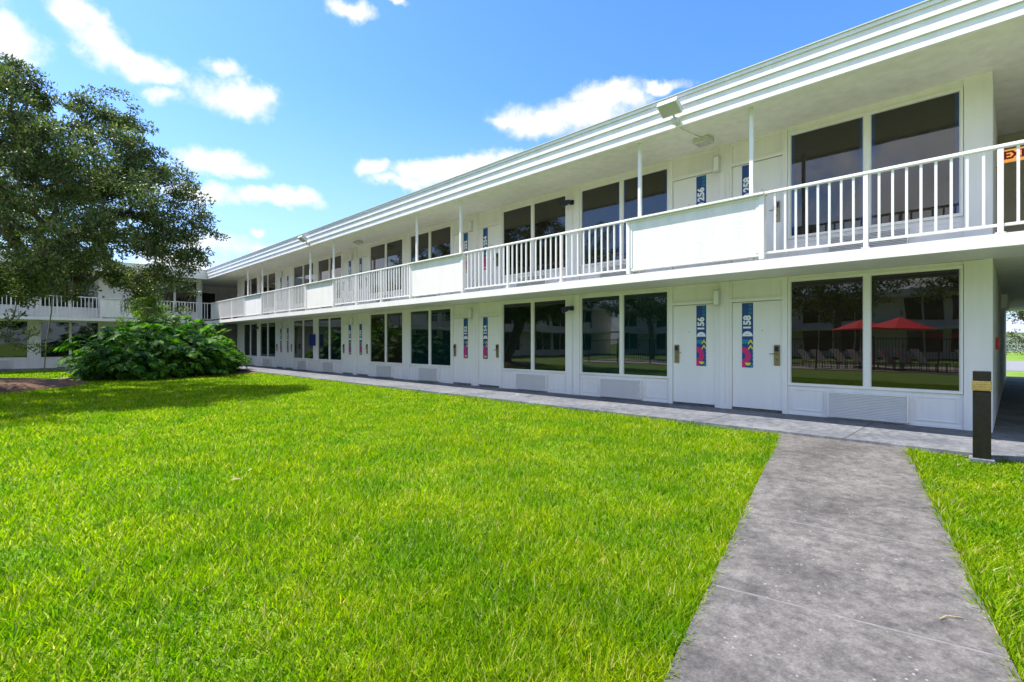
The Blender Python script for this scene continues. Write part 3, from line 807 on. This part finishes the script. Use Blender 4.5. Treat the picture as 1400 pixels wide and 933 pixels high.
# ------------------------------------------------------------------ philodendrons
def philo(seed, nleaf, scale):
    r2 = random.Random(seed); st_ = MB(); V = []; Fq = []
    def leaf(base, dirv, L):
        up = Vector((0, 0, 1)); f = dirv.normalized(); s = f.cross(up)
        if s.length < 0.1: s = Vector((1, 0, 0))
        s.normalize(); n = s.cross(f).normalized()
        roll = r2.uniform(-.5, .5); s, n = s * math.cos(roll) + n * math.sin(roll), n * math.cos(roll) - s * math.sin(roll)
        droop = r2.uniform(0.25, 0.6)
        def P(u, w_): # u along 0..1, w across
            return base + f * (u * L) + s * (w_ * L) + n * (-droop * L * u * u - 0.5 * L * w_ * w_ + 0.06 * L * math.sin(9 * u + 5 * w_))
        nl = 7
        for sd in (-1, 1):
            for i in range(nl):
                u0, u1 = -0.02 + i * 0.125, -0.02 + (i + 1) * 0.125
                wl = 0.46 * math.sin(PI * (0.22 + 0.72 * (i + 0.6) / nl)) + 0.03
                fw = 0.10 + 0.16 * i / nl - (0.22 if i == 0 else 0)
                k = len(V)
                V.extend([P(u0, 0), P(u1, 0), P(u1 + fw * .5 + .012, sd * wl * .55), P(u0 + fw * .5 - 0.022, sd * wl * .55), P((u0 + u1) / 2 + fw + 0.06, sd * wl * .95), P((u0 + u1) / 2 + fw - 0.03, sd * wl)])
                Fq.append((k, k + 1, k + 2, k + 3)); Fq.append((k + 3, k + 2, k + 4, k + 5))
        k = len(V); V.extend([P(0.84, 0.0), P(0.93, 0.1), P(1.12, 0.0), P(0.93, -0.1)]); Fq.append((k, k + 1, k + 2, k + 3))
    for i in range(nleaf):
        az = r2.uniform(0, 2 * PI); el = math.radians(r2.choice((r2.uniform(0, 30), r2.uniform(20, 60), r2.uniform(50, 85))))
        Lp = r2.uniform(0.45, 1.3) * scale; b0 = Vector((r2.uniform(-.12, .12), r2.uniform(-.12, .12), r2.uniform(0.1, 0.65) * scale))
        d = Vector((math.cos(az) * math.cos(el), math.sin(az) * math.cos(el), math.sin(el)))
        tip = b0 + d * Lp; mid = b0 + d * Lp * 0.5 + Vector((0, 0, 0.10 * scale))
        tip.z = max(tip.z - 0.05, 0.12)
        st_.tube([b0, mid, tip], [.014, .011, .008], M['stemg'], 4, cap=False)
        out = Vector((d.x, d.y, d.z * 0.2 - r2.uniform(0.0, 0.35)))
        leaf(tip, out, r2.uniform(0.32, 0.52) * scale)
    st_.tube([(0, 0, -.1), (0.03, 0, .3 * scale), (0, .03, .7 * scale)], [.09, .075, .06], M['wood'], 7)
    me = np_mesh('foliage', np.array([tuple(v) for v in V]), np.array(Fq), M['philo'])
    return me, st_.mesh('stems')
pm = [philo(101 + k, 120, 1.0) for k in range(4)]
plants = [(2.25, 23.2, .66), (2.8, 22.9, .82), (3.4, 22.7, .95), (4.3, 22.9, .95), (5.3, 23.2, .95), (6.1, 24.1, .85), (6.9, 25.4, .78), (3.0, 24.4, 1.05), (3.7, 24.2, 1.25), (4.8, 24.6, 1.30), (5.9, 25.5, 1.15), (3.2, 25.8, 1.3), (4.6, 26.2, 1.45), (6.0, 27.0, 1.35), (7.0, 27.4, 1.1)]
wh_ = ['leftmost', 'second from the left', 'third from the left', 'fourth from the left', 'fifth from the left', 'sixth from the left', 'rightmost']
for i, (x, y, s) in enumerate(plants):
    if i < 7: l = f'large lobed philodendron, {wh_[i]} in the front row of the clump'
    elif i < 11: l = f'philodendron in the middle row of the clump, {("first", "second", "third", "fourth")[i - 7]} counting from the left'
    else: l = f'tall philodendron in the back row of the clump, {("first", "second", "third", "fourth")[i - 11]} counting from the left'
    e_ = empty('philodendron', (x, y, GZ + 0.03), random.uniform(0, 6.28)); e_.scale = (s, s, s)
    tag(e_, l, 'plant', 'philodendrons planted in the mulch in front of the corner')
    me, sm_ = pm[i % 4]; inst('foliage', me, e_); inst('stems', sm_, e_)
# taller yellow-green shrub rising out of them
sb = empty('shrub', (4.4, 27.6, GZ)); tag(sb, 'taller yellow green shrub rising above the middle of the philodendrons', 'shrub')
sbc = []
for k in range(60):
    a = rr.uniform(0, 2 * PI); r_ = rr.uniform(0, 1.3); z = rr.uniform(1.4, 3.6)
    r_ *= 1 - max(0, z - 2.3) * 0.45
    sbc.append((4.4 + r_ * math.cos(a), 27.6 + r_ * math.sin(a), z, .26, .26, .2))
to_local(sb, inst('crown', leaf_cloud(sbc, 9000, 0.10, M['shrub'], 'crown')))
to_local(sb, limbs([(4.4, 27.6, -0.1), (4.4, 27.6, 0.5), (4.42, 27.55, 1.0)], [c[:3] for c in sbc], M['wood'], 0.05, 0.006, 5).build('trunk'))

# ------------------------------------------------------------------ behind the building, through the passage
def simple_tree(x, y, h, r_, seed, label, nleaf, mat, leaf=0.12, name='tree'):
    r2 = random.Random(seed); e_ = empty(name, (x, y, GZ)); tag(e_, label, 'tree')
    cs = []
    for k in range(70):
        d = Vector((r2.gauss(0, 1), r2.gauss(0, 1), r2.gauss(0, 1))).normalized() * r2.uniform(.4, 1)
        s = r_ * r2.uniform(.14, .26); cs.append((x + d.x * r_, y + d.y * r_, h * .66 + d.z * h * .32, s, s, s * .75))
    to_local(e_, inst('crown', leaf_cloud(cs, nleaf, leaf, mat, 'crown')))
    to_local(e_, limbs([(x, y, -.1), (x + .05, y, h * .15), (x, y + .1, h * .33)], [c[:3] for c in cs], M['wood'], h * .028, .015, 6).build('trunk'))
    return e_
simple_tree(64, -1.2, 8.5, 4.0, 5, 'tree beyond the road seen through the passage', 12000, M['hedge'], 0.22)
hd_ = []
for k in range(120): hd_.append((82 + rr.uniform(-1.2, 1.2), -14 + k * 0.25, rr.uniform(0.3, 2.4), .7, .7, .6))
hg = inst('hedge', leaf_cloud(hd_, 16000, 0.22, M['hedge'], 'hedge')); tag(hg, 'brown and green hedge beyond the road through the passage', 'hedge')
nb_ = empty('low_building', (110, 0, GZ)); tag(nb_, 'low grey roofed building far beyond the passage', 'building')
b_ = MB(); b_.box(0, 12, -30, 30, 0, 3.0, M['white']); b_.build('wall', nb_)
b_ = MB(); b_.prism_y([(-1, 3.0), (6, 5.4), (13, 3.0)], -31, 31, M['greyroof']); b_.build('roof', nb_)

# ------------------------------------------------------------------ pool terrace behind the camera, reflected in the ground floor windows
dk = MB(); dk.box(-17, -9.0, -14, 24, GZ - .1, GZ + 0.03, M['deck']); tag(dk.build('pool_deck'), kind='structure')
fe = empty('pool_fence', (-9.4, 0, GZ)); tag(fe, 'dark metal pool fence reflected in the ground floor windows', 'fence')
b_ = MB(); b_.box(-.02, .02, -12, 22, 1.55, 1.585, M['bronze']); b_.box(-.02, .02, -12, 22, .15, .18, M['bronze'])
for k in range(0, 283): b_.box(-.009, .009, -11.9 + k * .12 - .009, -11.9 + k * .12 + .009, .1, 1.60, M['bronze'])
b_.build('fence_panel', fe)
PST = MB(); PST.box(-.03, .03, -.03, .03, 0, 1.68, M['bronze']); PST = PST.mesh('post')
for k in range(15): inst('post', PST, fe, (0, -12 + k * 2.4, 0))
lg = empty('sun_lounger', (-10.7, 8.0, GZ + .03), math.radians(26)); gl = 'sun loungers on the pool deck'
tag(lg, 'tan sun lounger reflected in the window beside door 158', 'sun lounger', gl)
b_ = MB()
for s in (-.3, .3): b_.tube([(s, .1, .36), (s, -1.3, .36)], [.02, .02], M['bronze'], 6)
b_.build('frame', lg)
b_ = MB(); b_.box(-.29, .29, -1.3, -.05, .355, .375, M['sling']); b_.build('seat', lg)
b_ = MB(); b_.box(-.29, .29, -.035, .035, 0, .8, M['sling']); o = b_.build('backrest', lg, loc=(0, -.05, .37)); o.rotation_euler = (math.radians(-38), 0, 0)
for sx in (-.28, .28):
    for sy in (-1.2, 0): 
        b_ = MB(); b_.tube([(sx, sy, 0), (sx, sy, .36)], [.018, .018], M['bronze'], 6); b_.build('leg', lg)
for y in (7.3, 6.4, 5.65, 5.0, 4.35, 3.75, 3.1, 1.4, 0.6):
    c = copy_tree(lg); c.location = (-10.7, y, GZ + .03)
um = empty('parasol', (-11.2, 4.0, GZ)); tag(um, 'red parasol over the loungers, reflected in the window beside door 158', 'parasol', 'red parasols on the pool deck')
b_ = MB(); n_ = 8
vs = [(0, 0, 2.62)] + [(1.4 * math.cos(2 * PI * k / n_), 1.4 * math.sin(2 * PI * k / n_), 2.08) for k in range(n_)]
b_.add(vs, [(0, 1 + k, 1 + (k + 1) % n_) for k in range(n_)], M['redcloth'])
vs2 = [(x, y, z - .02) for x, y, z in vs]; b_.add(vs2, [(0, 1 + (k + 1) % n_, 1 + k) for k in range(n_)], M['redcloth'])
b_.build('canopy', um)
b_ = MB(); b_.tube([(0, 0, 0), (0, 0, 2.7)], [.025, .02], M['lampw'], 8); b_.build('pole', um)
b_ = MB(); b_.tube([(0, 0, 0.02), (0, 0, .10)], [.28, .24], M['bronze'], 14); b_.build('base', um)
c = copy_tree(um); c.location = (-12.6, 5.9, GZ)
k = 0
for (x, y, h) in ((-19, 1, 9), (-20, 8.5, 8), (-18.5, 15.5, 9), (-21, -8, 9), (-19, 22, 8)):
    simple_tree(x, y, h, 3.6, 50 + k, f'dark tree {("behind", "left of", "far left of", "right of", "well left of")[k]} the pool deck, seen only in reflections', 9000, M['oak'], 0.2); k += 1

# ------------------------------------------------------------------ lawn grass
def grass(n, region, keep, lenr, wbase, power, name, label, lean=0.45):
    x0, x1, y0, y1 = region; out = []
    got = 0
    while got < n:
        m_ = 400000
        r_ = (rng.random(m_) ** (1 / (2 - power))) * 36; th = rng.random(m_) * (PI / 2 + 0.5) - 0.25
        x, y = r_ * np.sin(th), r_ * np.cos(th)          # density falls with distance
        # thin out the patchy spots
        ok = (x > x0) & (x < x1) & (y > y0) & (y < y1) & keep(x, y)
        pts = np.stack([x[ok], y[ok], r_[ok]], 1); out.append(pts); got += len(pts)
    P = np.concatenate(out)[:n]; x, y, r_ = P.T
    z = np.full(n, GZ)
    patch = 0.25 + 0.25 * np.sin(x * 11 + 2 * np.sin(y * 7)) * np.sin(y * 9 + 2 * np.sin(x * 6)) + 0.5 * np.sin(x * 1.9 + 1.3 * np.sin(y * 1.1)) * np.sin(y * 1.6 + 1.7 * np.sin(x * .8))
    L = (lenr[0] + (lenr[1] - lenr[0]) * rng.random(n)) * (0.75 + 0.5 * patch)
    Wd = wbase * (0.7 + 0.6 * rng.random(n)) * (1 + r_ / 5.0)
    az = rng.random(n) * 2 * PI + 1.2 * np.sin(x * 5 + 3 * np.sin(y * 3)); ln = np.abs(rng.normal(0, lean, n)); ln = np.clip(ln, 0, 1.25)
    dx, dy = np.cos(az) * np.sin(ln), np.sin(az) * np.sin(ln); dz = np.cos(ln)
    fa = rng.random(n) * PI; sx, sy = np.cos(fa), np.sin(fa)
    bend = 0.35 * L * (0.3 + rng.random(n))
    def pt3(t, w_):
        cx = x + dx * L * t + np.cos(az) * bend * t * t; cy = y + dy * L * t + np.sin(az) * bend * t * t; cz = z + dz * L * t - 0.25 * bend * t * t
        return np.stack([cx + sx * w_, cy + sy * w_, cz], 1)
    V = np.stack([pt3(0, -Wd / 2), pt3(0, Wd / 2), pt3(.55, Wd * .42), pt3(.55, -Wd * .42), pt3(1, 0)], 1).reshape(-1, 3)
    k = np.arange(n)[:, None] * 5
    Fa = np.concatenate([k + np.array([[0, 1, 2]]), k + np.array([[0, 2, 3]]), k + np.array([[3, 2, 4]])], 1).reshape(-1, 3)
    o = inst(name, np_mesh(name, V, Fa, M['grass'])); tag(o, label, 'grass', kind='stuff'); return o
def inmulch(x, y): return (((x + 1.0) / 2.75) ** 2 + ((y - 21.9) / 2.95) ** 2 < 1) | (((x - 4.9) / 4.0) ** 2 + ((y - 25.4) / 2.2) ** 2 < 1)
def notcam(x, y): return (x * x + y * y) > 0.5
wob = lambda x: 0.02 * np.sin(x * 9) + 0.012 * np.sin(x * 23)
grass(400000, (-2.5, 7.97, -0.5, 33.5), lambda x, y: (y > ledge(x) - 0.008 + wob(x) * .6) & ~inmulch(x, y) & notcam(x, y), (0.04, 0.105), 0.0048, 1.1, 'lawn_grass', 'bright green lawn left of the concrete path')
grass(70000, (1.0, 7.97, -3.0, 1.0), lambda x, y: (y < redge(x) + 0.008 + wob(x) * .6) & notcam(x, y) & ((x - 7.8) ** 2 + (y - .262) ** 2 > .03), (0.03, 0.07), 0.0055, 1.15, 'lawn_grass', 'strip of lawn between the path and the bollard', 0.7)

def nearedge(x, y, f, lo, hi):
    d = y - f(x); return (d > lo) & (d < hi)
grass(5000, (0.4, 7.9, 0.3, 2.6), lambda x, y: nearedge(x, y, ledge, -0.012, 0.09) & notcam(x, y), (0.05, 0.10), 0.005, 0.6, 'lawn_grass', 'longer grass blades hanging over the left edge of the path', 0.75)
grass(5000, (1.0, 7.9, -3.0, 1.0), lambda x, y: nearedge(x, y, redge, -0.10, 0.01) & notcam(x, y), (0.07, 0.14), 0.0055, 0.6, 'lawn_grass', 'longer grass blades hanging over the right edge of the path', 0.75)
# dead leaves and a twig
dl = MB(); dl.add([(0, 0, 0), (.05, -.025, .012), (.10, 0, .004), (.05, .028, .015), (.05, 0, 0.0)], [(0, 1, 4), (4, 1, 2), (0, 4, 3), (4, 2, 3)], M['dryleaf']); dlm = dl.mesh('dry_leaf')
for (px, py, l, s) in ((314, 657, 'dry tan leaf lying on the lawn, the nearer of two', 1.0), (349, 641, 'dry tan leaf lying on the lawn, the farther of two', .9)):
    D = (EYE - 0.0) * F / (py - 469.7); q = pt(px, py, D)
    o = inst('dry_leaf', dlm, None, (q.x, q.y, 0.0), (0.1, 0.1, px * .1)); o.scale = (s,) * 3; tag(o, l, 'leaf')
tw = MB(); D = (EYE - PZ) * F / (848 - 469.7); q = pt(1285, 848, D)
tw.tube([(q.x, q.y, PZ + .006), (q.x + .05, q.y - .02, PZ + .010), (q.x + .09, q.y - .075, PZ + .006)], [.003, .003, .002], M['dryleaf'], 5)
tag(tw.build('twig'), 'small tan twig lying on the concrete path', 'twig')

# ------------------------------------------------------------------ light
sdir = Vector((-0.33, 0.56, 1.0)).normalized()
el = math.asin(sdir.z); rot = math.atan2(sdir.x, sdir.y)
L_ = bpy.data.lights.new('sun', 'SUN'); L_.energy = 3.5; L_.angle = math.radians(0.5); L_.color = (1.0, 0.955, 0.89)
so = bpy.data.objects.new('sun', L_); COL.objects.link(so); so.rotation_euler = sdir.to_track_quat('Z', 'Y').to_euler(); so.location = (0, 0, 30)

W = bpy.data.worlds.new('World'); scene.world = W; W.use_nodes = True
nt = W.node_tree; nt.nodes.clear()
out = N(nt, 'ShaderNodeOutputWorld'); bg = N(nt, 'ShaderNodeBackground'); nt.links.new(bg.outputs[0], out.inputs[0])
sky = N(nt, 'ShaderNodeTexSky'); sky.sky_type = 'NISHITA'; sky.sun_disc = False; sky.sun_elevation = el; sky.sun_rotation = rot
sky.air_density = 1.0; sky.dust_density = 0.6; sky.ozone_density = 1.6
hs = N(nt, 'ShaderNodeHueSaturation'); hs.inputs['Saturation'].default_value = 1.2; hs.inputs['Value'].default_value = 1.18
nt.links.new(sky.outputs[0], hs.inputs['Color'])
tc = N(nt, 'ShaderNodeTexCoord'); sep = N(nt, 'ShaderNodeSeparateXYZ'); nt.links.new(tc.outputs['Generated'], sep.inputs[0])
def mth(op, a, b_=None, c=None):
    n = N(nt, 'ShaderNodeMath', operation=op)
    for i, v in enumerate((a, b_, c)):
        if v is None: continue
        if isinstance(v, (int, float)): n.inputs[i].default_value = v
        else: nt.links.new(v, n.inputs[i])
    return n.outputs[0]
az_ = mth('ARCTAN2', sep.outputs[0], sep.outputs[1]); el_ = mth('ARCSINE', sep.outputs[2])
cmb = N(nt, 'ShaderNodeCombineXYZ'); nt.links.new(az_, cmb.inputs[0]); nt.links.new(el_, cmb.inputs[1])
# warp so that the outlines are ragged
wn = noise(nt, 9, 6, 0.62, cmb.outputs[0]); 
sub = N(nt, 'ShaderNodeVectorMath', operation='SUBTRACT'); nt.links.new(wn.outputs['Color'], sub.inputs[0]); sub.inputs[1].default_value = (.5, .5, .5)
scl = N(nt, 'ShaderNodeVectorMath', operation='MULTIPLY'); nt.links.new(sub.outputs[0], scl.inputs[0]); scl.inputs[1].default_value = (.11, .075, 0)
wv = N(nt, 'ShaderNodeVectorMath', operation='ADD'); nt.links.new(cmb.outputs[0], wv.inputs[0]); nt.links.new(scl.outputs[0], wv.inputs[1])
def ang(px, py):
    dx = (px - 700) / F; return PI / 4 + math.atan(dx), math.atan((469.7 - py) / F * math.cos(math.atan(dx)))
clouds = [(8, 62, 58, 32, 1), (-40, 40, 60, 60, 1), (92, 22, 36, 26, 1), (135, 60, 56, 32, 1), (190, 85, 55, 24, 1), (228, 104, 45, 16, .8), (120, 18, 40, 24, 1),
          (318, 130, 64, 26, 1), (300, 84, 26, 14, .7), (228, 130, 30, 12, .7), (345, 122, 40, 16, .9),
          (482, 17, 34, 15, 1), (548, 4, 18, 8, .8), (292, 224, 66, 18, 1), (330, 236, 40, 10, .8), (270, 262, 60, 14, .8), (360, 274, 74, 12, 1), (400, 273, 36, 13, 1),
          (512, 231, 26, 12, 1), (585, 238, 60, 15, 1), (640, 228, 60, 13, 1), (560, 250, 60, 9, .7), (700, 222, 60, 14, .8),
          (826, 130, 52, 18, 1), (740, 168, 70, 24, 1), (800, 158, 70, 26, 1), (690, 172, 30, 10, .9), (907, 116, 36, 11, 1), (860, 140, 40, 20, .9),
          (344, 320, 16, 7, .8), (290, 335, 70, 16, .7), (350, 340, 60, 10, .6), (245, 360, 80, 26, .8)]
mx = None
for (px, py, rx, ry, wgt) in clouds:
    a, e = ang(px, py); a1, _ = ang(px + rx, py); a0, _ = ang(px - rx, py); _, e1 = ang(px, py - ry); _, e0 = ang(px, py + ry)
    ra, re = (a1 - a0) / 2 * 1.22, (e1 - e0) / 2 * 1.35
    s1 = N(nt, 'ShaderNodeVectorMath', operation='SUBTRACT'); nt.links.new(wv.outputs[0], s1.inputs[0]); s1.inputs[1].default_value = (a, e, 0)
    s2 = N(nt, 'ShaderNodeVectorMath', operation='MULTIPLY'); nt.links.new(s1.outputs[0], s2.inputs[0]); s2.inputs[1].default_value = (1 / ra, 1 / re, 0)
    s3 = N(nt, 'ShaderNodeVectorMath', operation='LENGTH'); nt.links.new(s2.outputs[0], s3.inputs[0])
    v = mth('MULTIPLY', mth('SUBTRACT', 1.0, s3.outputs['Value']), wgt)
    mx = v if mx is None else mth('SMOOTH_MAX', mx, v, 0.12)
# loose unseen clouds added for reflections, brightened to fill the shaded walls
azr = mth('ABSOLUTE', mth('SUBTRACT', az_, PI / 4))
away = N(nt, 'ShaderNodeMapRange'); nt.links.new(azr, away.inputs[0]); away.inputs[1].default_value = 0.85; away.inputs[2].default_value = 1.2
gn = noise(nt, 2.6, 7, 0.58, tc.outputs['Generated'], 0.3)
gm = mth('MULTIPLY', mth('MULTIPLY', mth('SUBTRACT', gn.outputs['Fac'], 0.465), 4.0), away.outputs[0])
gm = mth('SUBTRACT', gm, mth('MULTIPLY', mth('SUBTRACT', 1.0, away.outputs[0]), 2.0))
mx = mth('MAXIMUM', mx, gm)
fn = noise(nt, 22, 8, 0.65, cmb.outputs[0])
mx = mth('ADD', mx, mth('MULTIPLY', mth('SUBTRACT', fn.outputs['Fac'], 0.5), 0.75))
dn = N(nt, 'ShaderNodeMapRange', interpolation_type='SMOOTHSTEP'); nt.links.new(mx, dn.inputs[0]); dn.inputs[1].default_value = 0.0; dn.inputs[2].default_value = 0.72
shade = ramp(nt, fn.outputs['Fac'], [(0.3, (3.2, 3.3, 3.45)), (0.6, (3.85, 3.88, 3.92))])
# thin brightening of the air towards the horizon
tint_ = mixc(nt, 1.0, hs.outputs[0], (0.52, 0.65, 0.88), 'MULTIPLY')
hz = N(nt, 'ShaderNodeMapRange'); nt.links.new(el_, hz.inputs[0]); hz.inputs[1].default_value = 0.0; hz.inputs[2].default_value = 0.46; hz.inputs[3].default_value = 1.0; hz.inputs[4].default_value = 0.0
hz2 = mth('MULTIPLY', mth('POWER', hz.outputs[0], 1.4), 0.8)
base_ = mixc(nt, hz2, tint_, (2.25, 2.9, 3.6))
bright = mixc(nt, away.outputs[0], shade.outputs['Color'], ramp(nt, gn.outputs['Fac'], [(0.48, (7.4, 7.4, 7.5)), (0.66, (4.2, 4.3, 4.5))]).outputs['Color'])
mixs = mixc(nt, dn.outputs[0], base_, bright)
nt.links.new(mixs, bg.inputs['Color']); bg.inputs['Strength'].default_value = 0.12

# ------------------------------------------------------------------ camera
cd = bpy.data.cameras.new('camera'); cd.sensor_width = 36; cd.lens = F / 1400 * 36; cd.shift_y = 3.2 / 1400
cd.clip_start = 0.05; cd.clip_end = 3000
cam = bpy.data.objects.new('camera', cd); COL.objects.link(cam); cam.location = (0, 0, EYE); cam.rotation_euler = (PI / 2, 0, -PI / 4)
scene.camera = cam
scene.view_settings.view_transform = 'Standard'; scene.view_settings.look = 'None'; scene.view_settings.gamma = 1; scene.view_settings.exposure = 1.42
scene.view_settings.use_curve_mapping = False
scene.cycles.max_bounces = 7; scene.cycles.diffuse_bounces = 4; scene.cycles.glossy_bounces = 3; scene.cycles.transmission_bounces = 3
scene.cycles.use_denoising = True; scene.cycles.sample_clamp_indirect = 8
